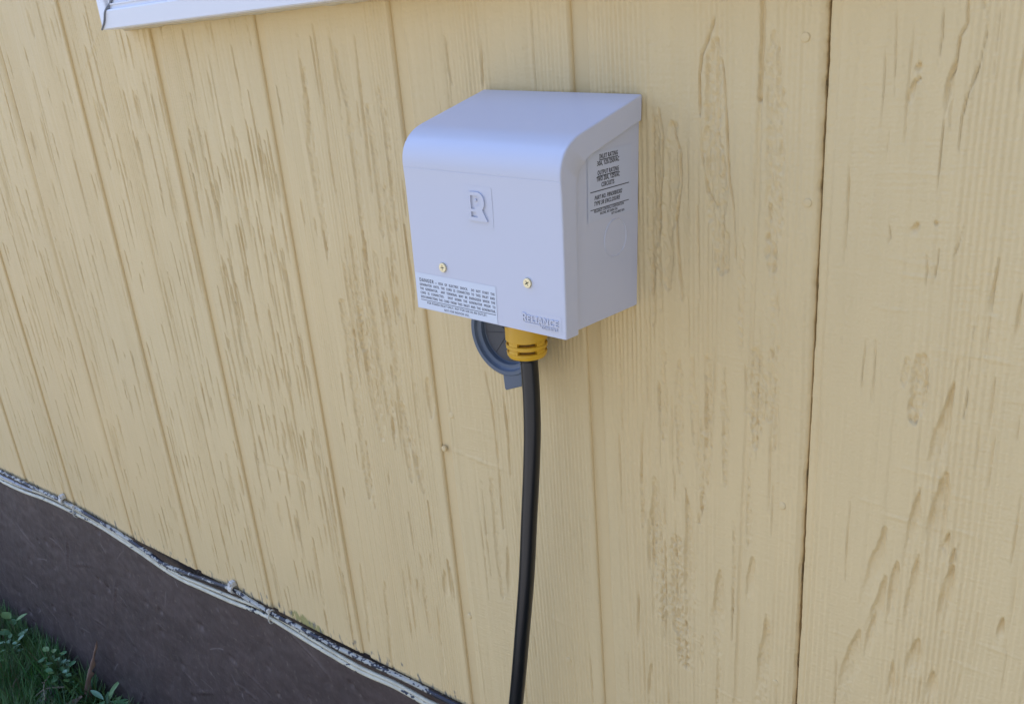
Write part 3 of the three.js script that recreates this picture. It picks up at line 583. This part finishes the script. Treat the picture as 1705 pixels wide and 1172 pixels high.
  part('pull_tab', new THREE.ExtrudeGeometry(ts, { depth: 0.0085, bevelEnabled: true, bevelSize: 0.0006, bevelThickness: 0.0006, bevelSegments: 2 }).translate(0, 0, -0.0098), grey, fl);
  part('hinge_arm', new RoundedBoxGeometry(0.024, 0.016, 0.006, 2, 0.0015).translate(0.022, 0.036, -0.006), greyDark, fl);
}

// ---------------------------------------------------------------- generator cord plugged in from below
{
  const cord = thing('extension_cord', 'thick black extension cord with yellow plug hanging from the box', 'cord', [0.7826, 0, 0.052]);
  const yel = std(lin(0.66, 0.37, 0.02), 0.42), dark = std(lin(0.20, 0.10, 0.006), 0.6), blk = std(lin(0.006, 0.006, 0.008), 0.30, {});
  const plug = new THREE.Group(); plug.name = 'plug'; plug.userData.label = 'yellow ribbed strain relief'; plug.rotation.z = -0.03; cord.add(plug);
  const lathe = (pts) => creased(new THREE.LatheGeometry(pts.map(([a, b]) => new THREE.Vector2(a, b)), 48), 0.6);
  part('plug_core', lathe([[0.0001, -0.040], [0.0138, -0.040], [0.0142, 0.02], [0.0001, 0.02]]), dark, plug);
  const bandg = (y0, y1, r0, r1) => lathe([[0.0125, y0], [r0 - 0.0006, y0], [r0, y0 + 0.0006], [r1, y1 - 0.0006], [r1 - 0.0006, y1], [0.0125, y1]]);
  part('band', lathe([[0.008, -0.0435], [0.0135, -0.0436], [0.0158, -0.0428], [0.0171, -0.0408], [0.0176, -0.0380], [0.0170, -0.0374], [0.0125, -0.0374]]), yel, plug);
  part('band', bandg(-0.0346, -0.0306, 0.0178, 0.0180), yel, plug);
  part('band', bandg(-0.0278, 0.015, 0.0181, 0.0183), yel, plug);
  for (const [y, off] of [[-0.036, -0.16], [-0.0292, -0.16]]) for (let k = 0; k < 4; k++) {
    const sh = new THREE.Shape(), a = 0.28; sh.absarc(0, 0, 0.0176, -a, a, false); sh.absarc(0, 0, 0.0128, a, -a, true);
    part('rib', new THREE.ExtrudeGeometry(sh, { depth: 0.0029, bevelEnabled: false, curveSegments: 8 }).rotateX(-Math.PI / 2).translate(0, y - 0.00145, 0).rotateY(k * Math.PI / 2 + off + 0.1), yel, plug);
  }
  const wpts = [[0.7826, -0.030, 0.052], [0.7815, -0.055, 0.0505], [0.7811, -0.0702, 0.050], [0.7790, -0.110, 0.050], [0.7743, -0.1505, 0.050], [0.7658, -0.2093, 0.050], [0.7568, -0.2721, 0.050], [0.7448, -0.3395, 0.050], [0.7254, -0.4415, 0.050], [0.700, -0.56, 0.053], [0.668, -0.72, 0.066], [0.650, -0.88, 0.10], [0.66, -0.99, 0.17], [0.72, -1.028, 0.30], [0.9, -1.03, 0.5], [1.25, -1.03, 0.75], [1.7, -1.03, 1.2], [2.3, -1.03, 1.9]].map(([x, y, z]) => new THREE.Vector3(x - 0.7826, y, z - 0.052));
  part('cord', new THREE.TubeGeometry(new THREE.CatmullRomCurve3(wpts), 220, 0.0078, 20), blk, cord);
  part('boot', lathe([[0.0001, -0.046], [0.0086, -0.047], [0.0092, -0.0455], [0.0100, -0.036], [0.0001, -0.036]]), blk, cord);
}

// ---------------------------------------------------------------- cables stapled along the bottom of the siding
{
  const skin = (paint, under, amount, fseed) => dataTex(1024, 32, (i, j) => {
    const f = tnoise(i / 5 + fseed, j / 4, 205, 8) * 0.6 + tnoise(i / 14, j / 8 + fseed, 73, 4) * 0.7 + tnoise(i / 60 + fseed, 0.5, 17, 3) * 0.9;
    const s = sm(amount - 0.05, amount + 0.05, f), t = 1 + 0.12 * tnoise(i / 20, j / 5, 51, 6) + 0.06 * tnoise(i / 3, j / 3, 341, 11);
    return [0, 1, 2].map((c) => (paint[c] * (1 - s) + under[c] * s) * t);
  }, true);
  const run = (name, pts, r, tex, label, rough = 0.6) => {
    const cv = new THREE.CatmullRomCurve3(pts.map((p) => new THREE.Vector3(...p)), false, 'centripetal');
    const g = new THREE.TubeGeometry(cv, 260, r, 12); tex.repeat.set(3, 1);
    { const p = g.attributes.position, n = g.attributes.normal; for (let i = 0; i < p.count; i++) { const k = 0.00025 * noise(p.getX(i) * 110, i % 13 * 1.3) ; p.setXYZ(i, p.getX(i) + n.getX(i) * k, p.getY(i) + n.getY(i) * k, p.getZ(i) + n.getZ(i) * k); } g.computeVertexNormals(); }
    return lone(name, g, std(lin(1, 1, 1), rough, { map: tex }), label, 'cable', 'cables along the bottom of the siding');
  };
  const cream = [0.76, 0.73, 0.62], dark = [0.10, 0.115, 0.16];
  const A = [[-1.5, -0.548], [-1.1, -0.552], [-0.7382, -0.5538], [-0.639, -0.5522], [-0.5256, -0.5432], [-0.4238, -0.5402], [-0.317, -0.5406], [-0.2451, -0.5466], [-0.1715, -0.5543], [-0.1058, -0.563], [-0.0518, -0.5663], [0.0007, -0.5636], [0.051, -0.561], [0.1011, -0.5579], [0.1482, -0.5531], [0.1927, -0.5509], [0.3019, -0.5595], [0.3965, -0.5636], [0.4704, -0.5588], [0.5229, -0.5606], [0.75, -0.555], [1.2, -0.552]];
  const C = [[-1.5, -0.530], [-1.1, -0.528], [-0.7212, -0.5291], [-0.6074, -0.5283], [-0.5315, -0.5276], [-0.4632, -0.5264], [-0.4155, -0.5265], [-0.3603, -0.5275], [-0.239, -0.535], [-0.1659, -0.543], [-0.1035, -0.5530], [-0.0449, -0.5492], [0.0085, -0.5431], [0.0596, -0.5372], [0.1103, -0.533], [0.1536, -0.5375], [0.2031, -0.5408], [0.256, -0.5411], [0.338, -0.5424], [0.4161, -0.5408], [0.4881, -0.5378], [0.5555, -0.5376], [0.75, -0.537], [1.2, -0.535]];
  run('cable', A.map(([x, y]) => [x, y, 0.0052]), 0.0037, skin(cream, dark, 0.44, 3.1), 'lowest of the cables, cream painted, over the dark foundation', 0.55);
  run('cable', A.map(([x, y], i) => [x, y + 0.0072 + 0.0022 * Math.sin(x * 9), 0.0045 - (x < -0.42 ? 0.001 : 0)]), 0.0030, skin(cream, [0.25, 0.26, 0.28], 0.5, 7.7), 'thin cream cable tied on top of the lowest cable', 0.55);
  run('cable', C.map(([x, y]) => [x, y, 0.0050]), 0.0036, skin([0.64, 0.63, 0.57], [0.075, 0.085, 0.13], -0.10, 12.3), 'uppermost cable, black with peeling pale paint, against the siding', 0.5);
  run('cable', [[-1.5, -0.538, 0.004], [-1.0, -0.540, 0.004], [-0.735, -0.5415, 0.0045], [-0.66, -0.5405, 0.0045], [-0.605, -0.5395, 0.0042], [-0.54, -0.5365, 0.002], [-0.47, -0.534, -0.002], [-0.40, -0.534, -0.004], [-0.30, -0.536, -0.006]], 0.0030, skin([0.62, 0.63, 0.64], [0.2, 0.21, 0.24], 0.45, 21.9), 'short grey cable that slips behind the cream cables', 0.55);
  // clips and ties
  const cm = std(lin(0.58, 0.55, 0.46), 0.65), nailM = std(lin(0.62, 0.60, 0.54), 0.5);
  const clipShape = new THREE.Shape(); clipShape.moveTo(-0.0068, 0); clipShape.lineTo(-0.0068, 0.005); clipShape.absarc(0, 0.0048, 0.0068, Math.PI, 0, true); clipShape.lineTo(0.0068, 0); clipShape.lineTo(0.0046, 0); clipShape.lineTo(0.0046, 0.0045); clipShape.absarc(0, 0.0045, 0.0046, 0, Math.PI, false); clipShape.lineTo(-0.0046, 0); clipShape.closePath();
  const clipG = new THREE.ExtrudeGeometry(clipShape, { depth: 0.008, bevelEnabled: true, bevelSize: 0.0006, bevelThickness: 0.0006, bevelSegments: 2, curveSegments: 12 }).rotateY(Math.PI / 2).rotateX(0).translate(-0.004, 0, 0);
  // shape lies in (z across, y out); turn so that it straddles the cable and stands out from the wall
  clipG.rotateX(Math.PI / 2);
  const where = [[-0.4417, -0.5235, 'cable clip over the black cable near the grey cable end'], [0.1067, -0.5300, 'cable clip over the black cable between siding grooves with flaking paint']];
  for (const [x, y, l] of where) {
    const t = thing('cable_clip', l, 'clip', [x, y, 0.0006], 'clips holding the cables');
    part('saddle', clipG, cm, t);
    part('nail', new THREE.CylinderGeometry(0.0032, 0.0028, 0.004, 14).rotateX(Math.PI / 2).translate(0, 0.0088, 0.0085), nailM, t);
    part('nail_boss', new RoundedBoxGeometry(0.0095, 0.008, 0.0075, 2, 0.0015).translate(0, 0.0085, 0.0036), cm, t);
  }
  for (const [x, y, l] of [[-0.3976, -0.5352, 'cream strap looped round the cables beside a clip'], [0.1995, -0.5475, 'cream strap looped round the cables beside the green algae']]) {
    const t = thing('cable_strap', l, 'strap', [x, y, 0.005], 'straps tying the cables');
    const loop = new THREE.CatmullRomCurve3(Array.from({ length: 20 }, (_, i) => { const a = i / 20 * Math.PI * 2; return new THREE.Vector3(0.002 * Math.sin(a), 0.0118 * Math.sin(a), 0.0060 * Math.cos(a)); }), true);
    part('loop', new THREE.TubeGeometry(loop, 48, 0.0013, 6, true), cm, t);
    part('buckle', new RoundedBoxGeometry(0.0045, 0.006, 0.005, 2, 0.001).translate(0, 0.0115, 0.0035), cm, t);
  }
}

// ---------------------------------------------------------------- grass, weeds and litter at the foot of the wall
{
  const blade = (w, h, bend) => { const P = [], I = [], n = 4; for (let i = 0; i <= n; i++) { const f = i / n, ww = w * (1 - f * f * 0.95); P.push(-ww / 2, h * f, bend * f * f, ww / 2, h * f, bend * f * f); if (i < n) I.push(2 * i, 2 * i + 1, 2 * i + 2, 2 * i + 1, 2 * i + 3, 2 * i + 2); } const g = new THREE.BufferGeometry(); g.setAttribute('position', new THREE.Float32BufferAttribute(P, 3)); g.setIndex(I); return g; };
  const tufts = [];
  for (let k = 0; k < 14; k++) tufts.push(blade(rr(0.002, 0.0038), rr(0.05, 0.12), rr(0.01, 0.07)).rotateX(rr(-0.25, 0.35)).translate(0, 0, rr(0, 0.01)).rotateY(rr(0, 6.28)).translate(rr(-0.018, 0.018), 0, rr(-0.018, 0.018)));
  const tuft = mergeGeometries(tufts); tuft.computeVertexNormals();
  const gm = new THREE.MeshPhysicalMaterial({ color: lin(1, 1, 1), roughness: 0.6, side: THREE.DoubleSide });
  const spots = [];
  for (let i = 0; i < 15000; i++) { const near = i < 7500; const x = near ? rr(-1.7, 0.1) : rr(-3.5, 3), z = near ? rr(0.0, 0.45) : rr(0.0, 2.6); if (z > 0.70) continue; if (!near && x > -0.4 && z < 0.12 && rnd() < 0.6) continue; const d = noise(x * 7, z * 7); if (d < -0.25 && rnd() < 0.7) continue; const bare = x > -0.74 && x < -0.3 && z < 0.13; if (bare && rnd() < 0.86) continue; spots.push([x, z]); }
  const im = new THREE.InstancedMesh(tuft, gm, spots.length); im.name = 'grass'; im.userData = { kind: 'stuff', label: 'short green grass at the foot of the wall', category: 'grass' };
  const M = new THREE.Matrix4(), Q = new THREE.Quaternion(), E = new THREE.Euler(), c = new THREE.Color();
  spots.forEach(([x, z], i) => { const tall = 0.75 + 0.5 * rnd() + 0.5 * noise(x * 5, z * 5 + 9); Q.setFromEuler(E.set(rr(-0.15, 0.25), rr(0, 6.28), rr(-0.2, 0.2))); M.compose(new THREE.Vector3(x, GROUND - 0.004, z), Q, new THREE.Vector3(1, tall * 0.8, 1)); im.setMatrixAt(i, M); const d = rnd(); d < 0.06 ? c.setRGB(0.16, 0.13, 0.06) : c.setRGB(0.05 + 0.06 * rnd(), 0.12 + 0.10 * rnd(), 0.025 + 0.025 * rnd()); im.setColorAt(i, c); });
  scene.add(im);

  // broad-leaved weeds
  const leafG = (l, w, cup) => { const n = 8, P = [], I = []; for (let i = 0; i <= n; i++) { const f = i / n, ww = w * Math.pow(Math.sin(Math.PI * Math.min(1, f * 0.96 + 0.03)), 0.7); for (const s of [-1, -0.5, 0, 0.5, 1]) P.push(s * ww / 2, cup * (s * s) * 0.4 + 0.25 * l * f * (1 - f) , l * f); } for (let i = 0; i < n; i++) for (let j = 0; j < 4; j++) { const o = i * 5 + j; I.push(o, o + 5, o + 1, o + 1, o + 5, o + 6); } const g = new THREE.BufferGeometry(); g.setAttribute('position', new THREE.Float32BufferAttribute(P, 3)); g.setIndex(I); g.computeVertexNormals(); return g; };
  const leafMats = [[0.09, 0.21, 0.07], [0.13, 0.25, 0.13], [0.07, 0.16, 0.05], [0.16, 0.26, 0.07]].map((k) => std(lin(...k), 0.55, { side: THREE.DoubleSide }));
  const round = leafG(0.026, 0.022, 0.004), small = leafG(0.016, 0.012, 0.002), longL = leafG(0.04, 0.010, 0.002);
  const stemM = std(lin(0.10, 0.15, 0.05), 0.7);
  const weed = (x, z, h, n, shape, label, lean = 0) => {
    const t = thing('weed_plant', label, 'weed', [x, GROUND - 0.005, z], 'weeds in the grass');
    for (let i = 0; i < n; i++) {
      const a = i * 2.4 + rr(-0.3, 0.3), f = 0.35 + 0.65 * i / n, r = rr(0.006, 0.022) * (shape === longL ? 0.5 : 1), y = h * f;
      const lf = part('leaf', shape, leafMats[Math.floor(rnd() * 4)], t); lf.position.set(r * Math.sin(a) + lean * f, y, r * Math.cos(a)); lf.rotation.set(rr(-0.5, 0.15), a, rr(-0.3, 0.3), 'YXZ'); lf.scale.setScalar(rr(0.7, 1.15));
      const st = new THREE.QuadraticBezierCurve3(new THREE.Vector3(0, 0, 0), new THREE.Vector3(lean * f * 0.4, y * 0.6, 0), lf.position.clone());
      part('stem', new THREE.TubeGeometry(st, 8, 0.0009, 5), stemM, t);
    }
  };
  weed(-0.865, 0.033, 0.135, 11, round, 'round-leaved weed standing tall against the foundation');
  weed(-0.69, 0.028, 0.105, 24, small, 'fine-leaved weed behind the upright dead leaf');
  weed(-0.644, 0.036, 0.09, 22, small, 'fine-leaved weed beside the grey dry leaf');
  weed(-0.828, 0.067, 0.11, 22, small, 'small pale weed within the thickest grass');
  weed(-0.482, 0.025, 0.07, 18, longL, 'narrow-leaved weed on the bare soil by the foundation');
  weed(-0.78, 0.20, 0.075, 10, round, 'low round-leaved weed in front of the dry twigs');
  weed(-0.46, 0.03, 0.045, 12, longL, 'small narrow-leaved seedling farthest along the foundation');

  // curled dead leaf standing against the foundation
  const strip = (pts, w, thick) => { // a curled ribbon of leaf with its own thickness
    const cv = new THREE.CatmullRomCurve3(pts.map((p) => new THREE.Vector3(...p))), n = 28, P = [], I = [], fr = cv.computeFrenetFrames(n, false);
    for (let i = 0; i <= n; i++) { const f = i / n, p = cv.getPointAt(f), ww = w(f), B = fr.binormals[i], N = fr.normals[i]; for (let j = 0; j <= 6; j++) { const s = j / 3 - 1, q = p.clone().addScaledVector(B, s * ww).addScaledVector(N, ww * 0.8 * s * s + 0.002 * noise(f * 9, s * 3)); P.push(q.x, q.y, q.z); } for (let j = 6; j >= 0; j--) { const s = j / 3 - 1, q = p.clone().addScaledVector(B, s * ww).addScaledVector(N, ww * 0.8 * s * s + thick + 0.002 * noise(f * 9, s * 3)); P.push(q.x, q.y, q.z); } }
    for (let i = 0; i < n; i++) for (let j = 0; j < 14; j++) { const a = i * 14 + j, b = i * 14 + (j + 1) % 14; I.push(a, b, a + 14, b, b + 14, a + 14); }
    const g = new THREE.BufferGeometry(); g.setAttribute('position', new THREE.Float32BufferAttribute(P, 3)); g.setIndex(I); g.computeVertexNormals(); return g; };
  const brownLeaf = std(lin(0.23, 0.135, 0.088), 0.6, { side: THREE.DoubleSide }), greyLeaf = std(lin(0.19, 0.17, 0.165), 0.65, { side: THREE.DoubleSide }), tan = std(lin(0.30, 0.23, 0.15), 0.8);
  const shape1 = (f) => 0.002 + 0.010 * Math.pow(Math.sin(Math.PI * Math.min(1, f * 0.95 + 0.04)), 1.2);
  lone('dead_leaf', strip([[-0.585, -1.035, 0.030], [-0.574, -1.003, 0.026], [-0.550, -0.960, 0.021], [-0.515, -0.910, 0.016], [-0.479, -0.851, 0.008]], (f) => (f < 0.5 ? 0.009 + 0.003 * Math.sin(f * 14) : 0.0055 - 0.0045 * sm(0.55, 1, f) + 0.0012 * Math.sin(f * 23)), 0.0008), brownLeaf, 'long curled reddish brown dead leaf leaning on the foundation', 'dead leaf');
  lone('dead_leaf', strip([[-0.575, -1.012, 0.034], [-0.588, -1.020, 0.045], [-0.605, -1.030, 0.062], [-0.625, -1.036, 0.09]], (f) => 0.004 + 0.007 * Math.sin(Math.PI * f), 0.0008), std(lin(0.27, 0.17, 0.11), 0.65), 'short pale brown leaf scrap at the foot of the curled leaf', 'dead leaf');
  lone('dead_leaf', strip([[-0.690, -1.005, 0.022], [-0.672, -1.008, 0.050], [-0.650, -1.012, 0.085], [-0.630, -1.02, 0.120]], (f) => 0.003 + 0.013 * Math.sin(Math.PI * f), 0.0008), greyLeaf, 'folded grey dead leaf lying in the grass', 'dead leaf');
  for (const [a, b, l] of [[[-0.700, -1.005, 0.04], [-0.600, -0.995, 0.10], 'grey twig lying across the folded grey leaf'], [[-0.655, -1.01, 0.10], [-0.618, -1.0, 0.05], 'short pale twig beside the folded grey leaf'], [[-0.75, -1.0, 0.09], [-0.66, -1.005, 0.14], 'thin grey twig in the grass below the grey leaf']]) {
    const m = new THREE.Vector3((a[0] + b[0]) / 2, Math.max(a[1], b[1]) + 0.006, (a[2] + b[2]) / 2 + 0.006);
    const tw = thing('dry_twig', l, 'twig', [0, 0, 0], 'twigs in the grass');
    part('stick', new THREE.TubeGeometry(new THREE.CatmullRomCurve3([new THREE.Vector3(...a), m, new THREE.Vector3(...b)]), 14, 0.0017, 6), tan, tw);
    part('side_shoot', new THREE.TubeGeometry(new THREE.CatmullRomCurve3([m, m.clone().add(new THREE.Vector3(0.008, 0.010, 0.004)), m.clone().add(new THREE.Vector3(0.020, 0.016, 0.010))]), 8, 0.0010, 5), tan, tw);
  }

}
shadows(scene);
renderer.render(scene, camera);
